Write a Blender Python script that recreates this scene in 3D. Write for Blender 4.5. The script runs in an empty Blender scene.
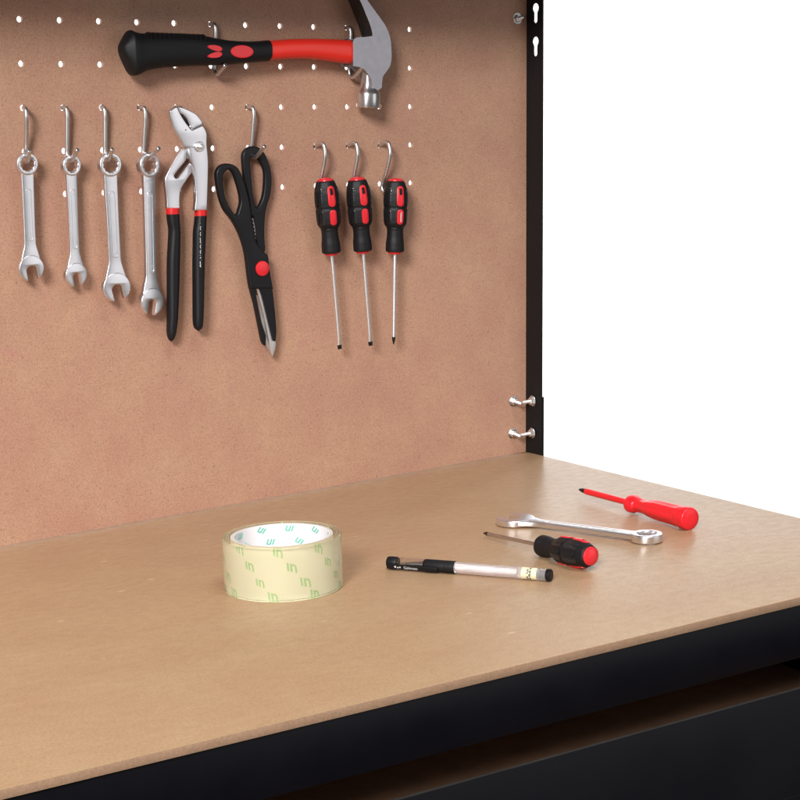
import bpy, math, random
from mathutils import Matrix, Vector
random.seed(7)
S = bpy.context.scene
COL = S.collection
PI = math.pi

# ------------------------------------------------------------------ camera
cam_d = bpy.data.cameras.new("camera")
cam = bpy.data.objects.new("camera", cam_d); COL.objects.link(cam)
cam_d.sensor_width = 36.0
cam_d.lens = 1864.6737 / 800 * 36
cam_d.clip_start = 0.05; cam_d.clip_end = 100
yaw, pitch, roll = -0.5676, -0.1674, 0.0347
RM = Matrix.Rotation(yaw, 3, 'Z') @ Matrix.Rotation(pitch, 3, 'X') @ Matrix.Rotation(roll, 3, 'Y')
r_, f_, u_ = RM.col[0], RM.col[1], RM.col[2]
mw = Matrix((( r_[0], u_[0], -f_[0], -0.65265), (r_[1], u_[1], -f_[1], -1.67558), (r_[2], u_[2], -f_[2], 0.41565), (0, 0, 0, 1)))
cam.matrix_world = mw
S.camera = cam

# ------------------------------------------------------------------ world and studio lamps
W = bpy.data.worlds.new("World"); S.world = W; W.use_nodes = True
bg = W.node_tree.nodes["Background"]
bg.inputs[0].default_value = (1.0, 0.97, 0.95, 1); bg.inputs[1].default_value = 0.085
S.view_settings.view_transform = 'Standard'; S.view_settings.look = 'None'
S.view_settings.exposure = 0.0; S.view_settings.gamma = 1.0
S.cycles.use_denoising = True
S.cycles.max_bounces = 10; S.cycles.transmission_bounces = 10; S.cycles.sample_clamp_indirect = 0.0; S.cycles.blur_glossy = 0.6

def area(name, loc, target, sx, sy, power, col=(1, 1, 1)):
    d = bpy.data.lights.new(name, 'AREA'); d.shape = 'RECTANGLE'; d.size = sx; d.size_y = sy
    d.energy = power; d.color = col
    o = bpy.data.objects.new(name, d); COL.objects.link(o)
    o.location = loc
    o.rotation_euler = (Vector(target) - Vector(loc)).to_track_quat('-Z', 'Y').to_euler()
    return o
area("softbox_key", (-3.4, -3.6, 2.7), (0.2, 0, 0.2), 1.4, 1.4, 345, (1, 0.97, 0.94))
area("softbox_top", (0.0, -1.4, 3.1), (0.0, -0.2, 0.0), 1.6, 1.2, 62, (1, 0.97, 0.94))
area("added_left_fill", (-2.3, -2.3, 0.45), (0.1, -0.1, 0.25), 1.3, 1.1, 13, (1, 0.98, 0.96))  # added low fill: brightens the driver blades, gives the tape a highlight
area("softbox_fill", (1.9, -2.6, 0.75), (0.1, 0, 0.35), 2.2, 1.8, 14, (1, 0.98, 0.97))
area("backdrop_light_a", (-1.0, 1.3, 2.1), (-0.6, 3.1, 0.1), 1.8, 0.5, 95)
area("backdrop_light_b", (2.8, 1.3, 2.1), (2.6, 3.1, 0.1), 1.8, 0.5, 95)

area("backdrop_light_c", (6.6, 1.3, 2.1), (6.4, 3.1, 0.1), 1.8, 0.5, 95)
area("backdrop_light_d", (10.6, 1.3, 2.1), (10.4, 3.1, 0.1), 1.8, 0.5, 95)

# ------------------------------------------------------------------ materials
def mat(name, base, rough=0.5, metal=0.0, spec=0.5, coat=0.0, var=0.0, vscale=40.0, bump=0.0, bscale=600.0, rvar=0.0, **kw):
    m = bpy.data.materials.new(name); m.use_nodes = True
    nt = m.node_tree; b = nt.nodes["Principled BSDF"]
    b.inputs["Base Color"].default_value = (*base, 1); b.inputs["Roughness"].default_value = rough
    b.inputs["Metallic"].default_value = metal; b.inputs["Specular IOR Level"].default_value = spec
    b.inputs["Coat Weight"].default_value = coat
    for k, v in kw.items(): b.inputs[k.replace('_', ' ')].default_value = v
    tc = nt.nodes.new("ShaderNodeTexCoord")
    if var or rvar:
        n = nt.nodes.new("ShaderNodeTexNoise"); n.inputs["Scale"].default_value = vscale; n.inputs["Detail"].default_value = 6
        nt.links.new(tc.outputs["Object"], n.inputs["Vector"])
        if var:
            mx = nt.nodes.new("ShaderNodeMix"); mx.data_type = 'RGBA'
            mx.inputs["A"].default_value = (*[c * (1 - var) for c in base], 1); mx.inputs["B"].default_value = (*[min(1, c * (1 + var)) for c in base], 1)
            nt.links.new(n.outputs["Fac"], mx.inputs["Factor"]); nt.links.new(mx.outputs["Result"], b.inputs["Base Color"])
        if rvar:
            mr = nt.nodes.new("ShaderNodeMapRange"); mr.inputs["From Min"].default_value = 0.3; mr.inputs["From Max"].default_value = 0.7
            mr.inputs["To Min"].default_value = rough - rvar; mr.inputs["To Max"].default_value = rough + rvar
            nt.links.new(n.outputs["Fac"], mr.inputs["Value"]); nt.links.new(mr.outputs["Result"], b.inputs["Roughness"])
    if bump:
        n2 = nt.nodes.new("ShaderNodeTexNoise"); n2.inputs["Scale"].default_value = bscale; n2.inputs["Detail"].default_value = 3
        bp = nt.nodes.new("ShaderNodeBump"); bp.inputs["Strength"].default_value = bump; bp.inputs["Distance"].default_value = 0.0005
        nt.links.new(tc.outputs["Object"], n2.inputs["Vector"]); nt.links.new(n2.outputs["Fac"], bp.inputs["Height"])
        nt.links.new(bp.outputs["Normal"], b.inputs["Normal"])
    return m

def hardboard(name, c0, c1, speck, pink, rough, speck_amt, stretch=(1, 1, 1), scratch=0.0):
    m = bpy.data.materials.new(name); m.use_nodes = True
    nt = m.node_tree; N = nt.nodes.new; L = nt.links.new; b = nt.nodes["Principled BSDF"]
    b.inputs["Specular IOR Level"].default_value = 0.4
    tc = N("ShaderNodeTexCoord"); mp = N("ShaderNodeMapping"); mp.inputs["Scale"].default_value = stretch
    L(tc.outputs["Object"], mp.inputs["Vector"])
    def noise(sc, det, rgh=0.6, src=mp):
        n = N("ShaderNodeTexNoise"); n.inputs["Scale"].default_value = sc; n.inputs["Detail"].default_value = det; n.inputs["Roughness"].default_value = rgh
        L(src.outputs[0] if src is mp else src.outputs["Object"], n.inputs["Vector"]); return n
    def ramp(src, p0, p1, v0=0.0, v1=1.0):
        r = N("ShaderNodeMapRange"); r.inputs["From Min"].default_value = p0; r.inputs["From Max"].default_value = p1
        r.inputs["To Min"].default_value = v0; r.inputs["To Max"].default_value = v1; L(src, r.inputs["Value"]); return r.outputs["Result"]
    def mix(fac, a, bb):
        x = N("ShaderNodeMix"); x.data_type = 'RGBA'; L(fac, x.inputs["Factor"])
        if isinstance(a, tuple): x.inputs["A"].default_value = (*a, 1)
        else: L(a, x.inputs["A"])
        x.inputs["B"].default_value = (*bb, 1); return x.outputs["Result"]
    big = noise(17, 5); mid = noise(120, 4); fine = noise(750, 4, 0.7); spk = noise(330, 3, 0.6)
    c = mix(ramp(big.outputs["Fac"], 0.3, 0.7), c0, c1)
    c = mix(ramp(mid.outputs["Fac"], 0.42, 0.72, 0, 0.35), c, tuple(v * 0.8 for v in c0))
    pk = noise(27, 5, 0.6)
    c = mix(ramp(pk.outputs["Fac"], 0.62, 0.71, 0, 0.42), c, pink)
    c = mix(ramp(fine.outputs["Fac"], 0.38, 0.66, 0, 0.5), c, tuple(min(1, v * 1.32) for v in c1))
    grit = noise(520, 3, 0.8)
    c = mix(ramp(grit.outputs["Fac"], 0.46, 0.64, 0, 0.52 if speck_amt > .4 else 0.3), c, tuple(v * 0.62 for v in c0))
    c = mix(ramp(spk.outputs["Fac"], 0.62, 0.72, 0, speck_amt * 1.3), c, speck)
    if scratch:
        mp2 = N("ShaderNodeMapping"); mp2.inputs["Scale"].default_value = (2.0, 90, 1); mp2.inputs["Rotation"].default_value = (0, 0, 0.5); L(tc.outputs["Object"], mp2.inputs["Vector"])
        n = N("ShaderNodeTexNoise"); n.inputs["Scale"].default_value = 6; n.inputs["Detail"].default_value = 1; n.inputs["Distortion"].default_value = 0.3; L(mp2.outputs[0], n.inputs["Vector"])
        c = mix(ramp(n.outputs["Fac"], 0.735, 0.76, 0, scratch), c, tuple(min(1, v * 1.7) for v in c1))
    if scratch:
        fl = N("ShaderNodeTexVoronoi"); fl.inputs["Scale"].default_value = 26; mp3 = N("ShaderNodeMapping"); mp3.inputs["Scale"].default_value = (0.7, 1.8, 1); mp3.inputs["Rotation"].default_value = (0, 0, -0.3)
        L(tc.outputs["Object"], mp3.inputs["Vector"]); L(mp3.outputs[0], fl.inputs["Vector"])
        sel = N("ShaderNodeMath"); sel.operation = 'GREATER_THAN'; sel.inputs[1].default_value = 0.86; sep = N("ShaderNodeSeparateColor"); L(fl.outputs["Color"], sep.inputs["Color"]); L(sep.outputs["Red"], sel.inputs[0])
        near = ramp(fl.outputs["Distance"], 0.05, 0.09, 0.55, 0.0); mu = N("ShaderNodeMath"); mu.operation = 'MULTIPLY'; L(near, mu.inputs[0]); L(sel.outputs[0], mu.inputs[1])
        c = mix(mu.outputs[0], c, (0.66, 0.52, 0.38))
    L(c, b.inputs["Base Color"])
    L(ramp(mid.outputs["Fac"], 0.3, 0.7, rough - 0.06, rough + 0.06), b.inputs["Roughness"])
    bp = N("ShaderNodeBump"); bp.inputs["Strength"].default_value = 0.18; bp.inputs["Distance"].default_value = 0.0004
    L(fine.outputs["Fac"], bp.inputs["Height"]); L(bp.outputs["Normal"], b.inputs["Normal"])
    return m

M_board = hardboard("pressed_hardboard", (0.405, 0.206, 0.153), (0.48, 0.293, 0.192), (0.13, 0.06, 0.045), (0.42, 0.15, 0.17), 0.6, 0.55)
M_top = hardboard("worktop_hardboard", (0.375, 0.226, 0.130), (0.42, 0.284, 0.166), (0.20, 0.115, 0.075), (0.38, 0.20, 0.135), 0.37, 0.22, (0.7, 1, 1), 0.35)
M_edge = hardboard("hardboard_cut_edge", (0.31, 0.190, 0.115), (0.36, 0.225, 0.145), (0.18, 0.10, 0.06), (0.3, 0.17, 0.11), 0.75, 0.2)
M_black = mat("black_powder_coat", (0.004, 0.004, 0.0065), 0.38, 0, 0.24, bump=0.05, bscale=900, rvar=0.06, vscale=25)
def scratched(name, base):
    m = mat(name, base, 0.38, 0, 0.2, bump=0.04, bscale=900, rvar=0.08, vscale=14)
    nt = m.node_tree; N = nt.nodes.new; L = nt.links.new; b = nt.nodes["Principled BSDF"]; tc = N("ShaderNodeTexCoord"); prev = None
    for ang, sc, thr in ((0.6, 3, 0.80), (-0.9, 3, 0.80), (1.25, 4, 0.81)):
        mp = N("ShaderNodeMapping"); mp.inputs["Rotation"].default_value = (0, ang, 0); mp.inputs["Scale"].default_value = (1.5, 1, 110); L(tc.outputs["Object"], mp.inputs["Vector"])
        n = N("ShaderNodeTexNoise"); n.inputs["Scale"].default_value = sc; n.inputs["Detail"].default_value = 0; n.inputs["Distortion"].default_value = 0.2; L(mp.outputs[0], n.inputs["Vector"])
        r = N("ShaderNodeMapRange"); r.inputs["From Min"].default_value = thr; r.inputs["From Max"].default_value = thr + 0.03; L(n.outputs["Fac"], r.inputs["Value"])
        if prev is None: prev = r.outputs["Result"]
        else:
            a = N("ShaderNodeMath"); a.operation = 'MAXIMUM'; L(prev, a.inputs[0]); L(r.outputs["Result"], a.inputs[1]); prev = a.outputs[0]
    x = N("ShaderNodeMix"); x.data_type = 'RGBA'; L(prev, x.inputs["Factor"]); x.inputs["A"].default_value = (*base, 1); x.inputs["B"].default_value = (0.02, 0.02, 0.023, 1)
    L(x.outputs["Result"], b.inputs["Base Color"]); return m
M_drawer = scratched("scratched_black_paint", (0.004, 0.004, 0.006))
M_post = mat("black_painted_steel", (0.006, 0.006, 0.007), 0.5, 0, 0.25, bump=0.05, bscale=900)
M_drawer_wood = mat("brown_drawer_board", (0.21, 0.12, 0.07), 0.7, var=0.3, vscale=60)
M_lip = mat("lighter_steel_lip", (0.022, 0.021, 0.021), 0.6, 0.0, spec=0.1, var=0.4, vscale=30)  # slightly lighter and rougher than the black drawer front
M_zinc = mat("zinc_plated_steel", (0.70, 0.70, 0.71), 0.36, 1.0, var=0.12, vscale=120)
M_chrome = mat("satin_chrome_steel", (0.82, 0.82, 0.86), 0.31, 1.0, var=0.08, vscale=70, bump=0.05, bscale=1500)
M_bright = mat("bright_chrome", (0.86, 0.86, 0.88), 0.40, 1.0)
M_forged = mat("forged_steel", (0.42, 0.41, 0.45), 0.42, 1.0, var=0.15, vscale=160, bump=0.12, bscale=900)
M_polish = mat("polished_steel", (0.70, 0.69, 0.70), 0.3, 1.0, var=0.15, vscale=120)
M_darksteel = mat("dark_claw_face", (0.035, 0.028, 0.024), 0.45, 0.2, var=0.3, vscale=150)
M_rub = mat("black_rubber", (0.008, 0.008, 0.0095), 0.5, 0, 0.25, bump=0.12, bscale=1600)
M_rub2 = mat("black_plastic", (0.007, 0.007, 0.009), 0.42, 0, 0.28, bump=0.03, bscale=1200)
M_pad = mat("glossy_grip_plastic", (0.010, 0.010, 0.012), 0.22, 0, 0.6)
M_dip = mat("black_vinyl_dip", (0.008, 0.008, 0.010), 0.42, 0, 0.3, bump=0.06, bscale=500)
M_red = mat("red_fibreglass", (0.80, 0.030, 0.018), 0.35, 0, 0.5, bump=0.03, bscale=700)
M_redp = mat("red_plastic", (0.66, 0.020, 0.030), 0.3, 0, 0.5)
M_redv = mat("red_insulation", (0.72, 0.012, 0.022), 0.3, 0, 0.45, bump=0.02, bscale=400)
M_redband = mat("red_vinyl_band", (0.60, 0.012, 0.014), 0.4)
M_tipblack = mat("blackened_tip", (0.015, 0.013, 0.013), 0.45, 0.5)
M_white = mat("white_print", (0.72, 0.72, 0.72), 0.5)
M_greyprint = mat("grey_print", (0.60, 0.61, 0.64), 0.5)
M_blackprint = mat("black_print", (0.02, 0.02, 0.02), 0.5)
M_cream = mat("cream_label", (0.80, 0.74, 0.52), 0.4)
M_core = mat("white_paper_core", (0.85, 0.85, 0.88), 0.6)
M_core_edge = mat("grey_paper_core_edge", (0.55, 0.50, 0.46), 0.8)
M_green = mat("green_print", (0.16, 0.58, 0.47), 0.5)
M_palegreen = mat("pale_green_print", (0.46, 0.70, 0.45), 0.6)
M_tape = mat("clear_yellowed_tape", (0.99, 0.95, 0.64), 0.08, 0, 0.5, IOR=1.33, Transmission_Weight=0.95)
M_clear = mat("clear_plastic", (0.95, 0.94, 0.95), 0.08, 0, 0.5, IOR=1.4, Transmission_Weight=1.0)
M_ink = mat("pinkish_refill", (0.88, 0.80, 0.81), 0.4)
M_barrel = mat("frosted_clear_barrel", (0.92, 0.90, 0.92), 0.12, 0, 0.5, IOR=1.25, Transmission_Weight=0.78)
M_backdrop = mat("white_paper_sweep", (0.9, 0.9, 0.9), 0.9, spec=0.1)

# ------------------------------------------------------------------ mesh helpers (millimetres in, metres out)
class MB:
    def __init__(s): s.v = []; s.f = []
    def add(s, vs, fs):
        o = len(s.v); s.v += [tuple(v) for v in vs]; s.f += [tuple(i + o for i in f) for f in fs]; return s
    def xf(s, fn, start=0):
        for i in range(start, len(s.v)): s.v[i] = tuple(fn(Vector(s.v[i])))
        return s
    def build(s, name, m, parent=None, sharp=35):
        me = bpy.data.meshes.new(name)
        me.from_pydata([(a * .001, b * .001, c * .001) for a, b, c in s.v], [], s.f)
        me.validate(); me.update()
        import bmesh
        bm = bmesh.new(); bm.from_mesh(me); bmesh.ops.remove_doubles(bm, verts=bm.verts, dist=1e-6)
        bmesh.ops.recalc_face_normals(bm, faces=bm.faces); bm.to_mesh(me); bm.free()
        for p in me.polygons: p.use_smooth = True
        me.set_sharp_from_angle(angle=math.radians(sharp))
        me.materials.append(m)
        o = bpy.data.objects.new(name, me); COL.objects.link(o)
        if parent: o.parent = parent
        return o

def smooth(pts, n=5, corner=50, closed=True):
    k = len(pts); P = [Vector((p[0], p[1])) for p in pts]; out = []
    def is_corner(i):
        a, b, c = P[i - 1], P[i], P[(i + 1) % k]
        d1, d2 = b - a, c - b
        if d1.length < 1e-6 or d2.length < 1e-6: return True
        return abs(math.degrees(d1.angle(d2))) > corner
    cs = [is_corner(i) for i in range(k)]
    for i in range(k if closed else k - 1):
        p1, p2 = P[i], P[(i + 1) % k]
        p0 = p1 if cs[i] or (not closed and i == 0) else P[i - 1]
        p3 = p2 if cs[(i + 1) % k] or (not closed and i == k - 2) else P[(i + 2) % k]
        for j in range(n):
            t = j / n
            q = 0.5 * ((2 * p1) + (p2 - p0) * t + (2 * p0 - 5 * p1 + 4 * p2 - p3) * t * t + (3 * p1 - p0 - 3 * p2 + p3) * t ** 3)
            out.append((q.x, q.y))
    if not closed: out.append((P[-1].x, P[-1].y))
    return out

def circle(cx, cz, r, n=24, a0=0): return [(cx + r * math.cos(a0 + 2 * PI * i / n), cz + r * math.sin(a0 + 2 * PI * i / n)) for i in range(n)]

def plate(mb, loops, d0, d1, bev=0.0, bres=2):
    """flat plate from closed outlines (x, z) in mm with holes; back at depth d0, front at d1 towards the viewer (-y)"""
    cu = bpy.data.curves.new("tmp", 'CURVE'); cu.dimensions = '2D'; cu.fill_mode = 'BOTH'
    t = abs(d1 - d0); bev = min(bev, t * 0.49)
    cu.extrude = t / 2 - bev; cu.bevel_depth = bev; cu.bevel_resolution = bres; cu.offset = -bev
    for lp in loops:
        sp = cu.splines.new('POLY'); sp.points.add(len(lp) - 1); sp.use_cyclic_u = True
        for i, p in enumerate(lp): sp.points[i].co = (p[0], p[1], 0, 1)
    ob = bpy.data.objects.new("tmp", cu); me = bpy.data.meshes.new_from_object(ob)
    dm = (d0 + d1) / 2
    mb.add([(v.co.x, -(dm + v.co.z), v.co.y) for v in me.vertices], [tuple(p.vertices) for p in me.polygons])
    bpy.data.objects.remove(ob); bpy.data.curves.remove(cu); bpy.data.meshes.remove(me)
    return mb

def box(mb, x0, x1, y0, y1, z0, z1, bev=0.0):
    if bev:
        import bmesh
        bm = bmesh.new(); bmesh.ops.create_cube(bm, size=1)
        for v in bm.verts: v.co = Vector((x0 if v.co.x < 0 else x1, y0 if v.co.y < 0 else y1, z0 if v.co.z < 0 else z1))
        bmesh.ops.bevel(bm, geom=bm.edges[:], offset=bev, segments=2, affect='EDGES', profile=0.5)
        bm.verts.ensure_lookup_table()
        mb.add([v.co[:] for v in bm.verts], [tuple(v.index for v in f.verts) for f in bm.faces]); bm.free()
        return mb
    v = [(x, y, z) for x in (x0, x1) for y in (y0, y1) for z in (z0, z1)]
    return mb.add(v, [(0, 1, 3, 2), (4, 6, 7, 5), (0, 4, 5, 1), (2, 3, 7, 6), (0, 2, 6, 4), (1, 5, 7, 3)])

def tube(mb, path, r, n=12, cap=True):
    P = [Vector(p) for p in path]; R = r if isinstance(r, (list, tuple)) else [r] * len(P)
    up = None; rings = []
    for i, p in enumerate(P):
        t = (P[min(i + 1, len(P) - 1)] - P[max(i - 1, 0)]).normalized()
        if up is None: up = t.orthogonal().normalized()
        up = (up - t * up.dot(t)).normalized(); sd = t.cross(up)
        rings.append([p + (up * math.cos(2 * PI * k / n) + sd * math.sin(2 * PI * k / n)) * R[i] for k in range(n)])
    vs = [v for rg in rings for v in rg]; fs = []
    for i in range(len(P) - 1):
        for k in range(n): fs.append((i * n + k, i * n + (k + 1) % n, (i + 1) * n + (k + 1) % n, (i + 1) * n + k))
    if cap: fs += [tuple(range(n - 1, -1, -1)), tuple((len(P) - 1) * n + k for k in range(n))]
    return mb.add(vs, fs)

def surf(mb, rows, cap=True):
    """closed skin through rings of equal count"""
    n = len(rows[0]); vs = [v for r in rows for v in r]; fs = []
    for i in range(len(rows) - 1):
        for k in range(n): fs.append((i * n + k, i * n + (k + 1) % n, (i + 1) * n + (k + 1) % n, (i + 1) * n + k))
    if cap: fs += [tuple(range(n - 1, -1, -1)), tuple((len(rows) - 1) * n + k for k in range(n))]
    return mb.add(vs, fs)

def lathe(mb, prof, n=32, rf=None):
    """prof: (r, z); axis z"""
    rows = []
    for r, z in prof:
        rows.append([((r * (rf(2 * PI * k / n, z) if rf else 1)) * math.cos(2 * PI * k / n), (r * (rf(2 * PI * k / n, z) if rf else 1)) * math.sin(2 * PI * k / n), z) for k in range(n)])
    return surf(mb, rows)

def lerp_prof(prof, z):
    for (r0, z0), (r1, z1) in zip(prof, prof[1:]):
        if z0 <= z <= z1:
            t = (z - z0) / max(1e-6, z1 - z0); t = t * t * (3 - 2 * t) * 0.5 + t * 0.5
            return r0 + (r1 - r0) * t
    return prof[-1][0]

def rrect(w, h, r, n=6):
    r = min(r, w / 2, h / 2); out = []
    for cx, cy, a in ((w / 2 - r, h / 2 - r, 0), (-w / 2 + r, h / 2 - r, 90), (-w / 2 + r, -h / 2 + r, 180), (w / 2 - r, -h / 2 + r, 270)):
        for k in range(n + 1):
            t = math.radians(a + 90 * k / n); out.append((cx + r * math.cos(t), cy + r * math.sin(t)))
    return out

def patch(mb, outline, fn, lift=0.35, rings=6, inner=None):
    """raised pad on a curved surface; fn(u, v, off) -> point"""
    n = len(outline); cu = sum(p[0] for p in outline) / n; cv = sum(p[1] for p in outline) / n
    rows = [[fn(u, v, -0.6) for u, v in outline], [fn(u, v, lift * 0.6) for u, v in outline]]
    for k in range(rings + 1):
        t = k / rings
        if inner: ring = [(o[0] * (1 - t) + i[0] * t, o[1] * (1 - t) + i[1] * t) for o, i in zip(outline, inner)]
        else: ring = [(cu + (o[0] - cu) * (1 - 0.97 * t), cv + (o[1] - cv) * (1 - 0.97 * t)) for o in outline]
        if k == 0: ring = [(cu + (o[0] - cu) * 0.96, cv + (o[1] - cv) * 0.96) for o in outline]
        rows.append([fn(u, v, lift) for u, v in ring])
    if inner: rows.append([fn(u, v, -0.6) for u, v in inner])
    return surf(mb, rows, cap=not inner)

def text_mesh(txt, size, shear=0.0, bold=0.0, align='CENTER'):
    """verts (u, v) in mm and faces of a line of lettering"""
    cu = bpy.data.curves.new("tmp", 'FONT'); cu.body = txt; cu.size = size; cu.shear = shear; cu.offset = bold
    cu.align_x = align; cu.align_y = 'CENTER'; cu.resolution_u = 3
    ob = bpy.data.objects.new("tmp", cu); me = bpy.data.meshes.new_from_object(ob)
    r = ([(v.co.x, v.co.y) for v in me.vertices], [tuple(p.vertices) for p in me.polygons])
    bpy.data.objects.remove(ob); bpy.data.curves.remove(cu); bpy.data.meshes.remove(me)
    return r

def lettering(mb, txt, size, fn, rot=0.0, at=(0, 0), shear=0.0, bold=0.0, sx=1.0):
    vs, fs = text_mesh(txt, size, shear, bold); c, s = math.cos(rot), math.sin(rot)
    mb.add([fn(at[0] + (u * sx) * c - v * s, at[1] + (u * sx) * s + v * c) for u, v in vs], fs)
    return mb

def thing(name, label, cat, loc, rot=None, group=None):
    o = bpy.data.objects.new(name, None); o.empty_display_size = 0.02; COL.objects.link(o)
    o.location = [c * .001 for c in loc]
    if rot is not None: o.rotation_euler = rot.to_euler()
    o["label"] = label; o["category"] = cat
    if group: o["group"] = group
    return o

# ------------------------------------------------------------------ the board's own plane: x along the rows of holes, z up, d towards the viewer
G = -0.032; ZH = 486.5415; CG, SG = math.cos(G), math.sin(G)
RB = Matrix.Rotation(0.0477, 3, 'Z') @ Matrix.Rotation(-G, 3, 'Y')
def b2w(x, z, d=0):
    v = RB @ Vector((x, -d, z)); return (v.x, v.y - 28.62, v.z + ZH)
XR = 583.4; YF = -626.0; TH = 6.8
XP = 598.0                       # inside of the corner post

# ------------------------------------------------------------------ backdrop (paper sweep on the studio floor)
mb = MB(); prof = [(-100, -900), (2200, -900)] + [(2200 + 900 * math.sin(a), 0 - 900 * math.cos(a)) for a in [PI / 2 * k / 12 for k in range(1, 13)]] + [(3100, 1700)]
vs = []; fs = []
for x in (-8000, 20000):
    for y, z in prof: vs.append((x, y, z))
n = len(prof)
for i in range(n - 1): fs.append((i, i + 1, n + i + 1, n + i))
sw = mb.add(vs, fs).build("backdrop", M_backdrop); sw["kind"] = "structure"

# ------------------------------------------------------------------ workbench
wb = thing("workbench", "black steel workbench with a brown hardboard top, perforated back panel and open drawer", "workbench", (0, 0, 0))
mb = MB(); box(mb, -760, XR, YF, 6.0, -TH, 0, 0.35)
top = mb.build("worktop", M_top, wb)
top.data.materials.append(M_edge)
for p in top.data.polygons:
    if abs(p.normal.z) < 0.3: p.material_index = 1

def zb(x, w): return (w - ZH - x * SG) / CG
holes = [circle(c * 40, -r * 40, 3.0, 18) for c in range(-9, 12) for r in range(0, 5)]
mb = MB(); plate(mb, [[(-720, zb(-720, 0.4)), (XP - .2, zb(XP, 0.4)), (XP - .2, 64), (-720, 64)]] + holes, -4, 0)
o = mb.build("pegboard", M_board, wb); o.location = [c * .001 for c in (b2w(0, 0))]; o.rotation_euler = RB.to_euler()
Pframe = (b2w(0, 0), RB)
def in_board(o):
    o.location = [c * .001 for c in Pframe[0]]; o.rotation_euler = Pframe[1].to_euler(); return o

# corner post: L section, keyhole slots in the side flange (slots in depth/z)
def keyhole(dc, zt):
    r, w, h = 5.4, 3.1, 21.5
    pts = [(dc + r * math.cos(math.radians(a)), zt - r + r * 0.95 * math.sin(math.radians(a))) for a in range(-50, 231, 14)]
    z0 = zt - h
    pts += [(dc - w, zt - r - 5.4), (dc - w, z0 + w)] + [(dc + w * math.cos(math.radians(a)), z0 + w + w * math.sin(math.radians(a))) for a in range(200, 341, 20)] + [(dc + w, z0 + w), (dc + w, zt - r - 5.4)]
    return pts
D2 = 27.0
mb = MB(); k0 = len(mb.v)
plate(mb, [[(-8, zb(XP, -0.6)), (D2, zb(XP, -0.6)), (D2, 330), (-8, 330)]] + [keyhole(14.6, zt) for zt in (31.0, -4.8, 66.8, 102.6, 138.4)], 0, 1.8, 0.3)
# plate() lays depth on -y: turn it so the outline's x runs along the depth and the thickness along x
mb.xf(lambda v: Vector((XP - v.y, -v.x, v.z)))
box(mb, XP - 30, XP - 0.3, 5.2, 7.0, zb(XP, 0.3), 330)
in_board(mb.build("corner_post", M_post, wb))
mb = MB(); box(mb, XP + 2.0, XP + 3.3, -27.8, 4, zb(XP, -12), zb(XP, 66), 0.3)
in_board(mb.build("post_bracket", M_post, wb))
mb = MB(); box(mb, -720, XP + 4, -142, 8, 64.3, 84, 1.0)  # unseen overhang, added and sized to shade the top of the board
in_board(mb.build("shading_shelf", M_black, wb))

def bolt(x, z, d, direction, length, tilt):
    """washer, nut and threaded end standing out of the board ('d') or of the post's flange ('x')"""
    m = MB(); prof = [(2.1, -1.5)]; zz = 0.0
    while zz < length - 1: prof += [(2.15, zz), (1.85, zz + 0.45)]; zz += 0.9
    prof += [(2.0, length - .8), (1.3, length)]
    lathe(m, prof, 16)
    w = MB(); lathe(w, [(2.2, 0.05), (6.0, 0.05), (6.2, 0.4), (6.0, 1.0), (2.2, 1.0)], 28)
    nut = MB(); rows = [circle(0, 0, r, 6) for r in (3.9, 4.3, 4.3, 3.7)]
    surf(nut, [[(a, b, h) for a, b in rg] for rg, h in zip(rows, (1.05, 1.5, 4.0, 4.6))])
    rot = (Matrix.Rotation(PI / 2, 3, 'X') if direction == 'd' else Matrix.Rotation(-PI / 2, 3, 'Y')) @ Matrix.Rotation(tilt, 3, 'X') @ Matrix.Rotation(tilt * .5, 3, 'Y')
    ob = m.build("bolt", M_bright, wb, 50); in_board(ob)
    ob.location = [c * .001 for c in b2w(x, z, d)]; ob.rotation_euler = (RB @ rot).to_euler()
    w.build("washer", M_zinc, ob); nut.build("nut", M_bright, ob, 25)
bx = (579.1, -407.3); bolt(bx[0], bx[1], 0, 'd', 15, 0.12)
bx = (577.7, -443.7); bolt(bx[0], bx[1], 0, 'd', 15, 0.16)
bx = (584.3, 14.7); bolt(bx[0], bx[1], 0, 'd', 11, -0.05)
bx = (596.1, -407.5); bolt(XP, bx[1], 12, 'x', 14, -0.12)
bx = (596.2, -444.0); bolt(XP, bx[1], 12, 'x', 16, -0.2)

# apron below the top, carcass, open drawer
mb = MB(); box(mb, -740, XR - 4, YF + 3, YF + 4.5, -52, -TH - .3, 0.4)
mb.build("front_apron", M_black, wb)
mb = MB(); box(mb, XR - 6, XR - 4.5, YF + 5, 0, -300, -TH - .3); box(mb, -740, -738, YF + 5, 0, -300, -TH - .3); box(mb, -737, XR - 6.5, 0.5, 2, -300, -TH - .3)
mb.build("carcass", M_black, wb)
DY = -693; DX0, DX1 = -690, 495
mb = MB(); box(mb, DX0, DX1, -690, -130, -112, -109.5)
dr = bpy.data.objects.new("drawer", None); COL.objects.link(dr); dr.parent = wb; dr.empty_display_size = 0.02
mb.build("drawer_bottom", M_drawer_wood, dr)
mb = MB(); box(mb, -735, 560, DY - .2, DY + 1.2, -260, -45.6, 0.3); mb.build("drawer_front", M_drawer, dr)
mb = MB(); box(mb, -735, 560, DY - .5, DY + 2.0, -45.5, -44.6, 0.3); mb.build("drawer_lip", M_lip, dr)
mb = MB(); box(mb, DX1 + .2, DX1 + 1.4, -690, -130, -112, -58, 0.2); mb.build("drawer_side", M_black, dr)
mb = MB(); box(mb, DX0 - 1.4, DX0 - .2, -690, -130, -112, -58, 0.2); mb.build("drawer_side", M_black, dr)

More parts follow.
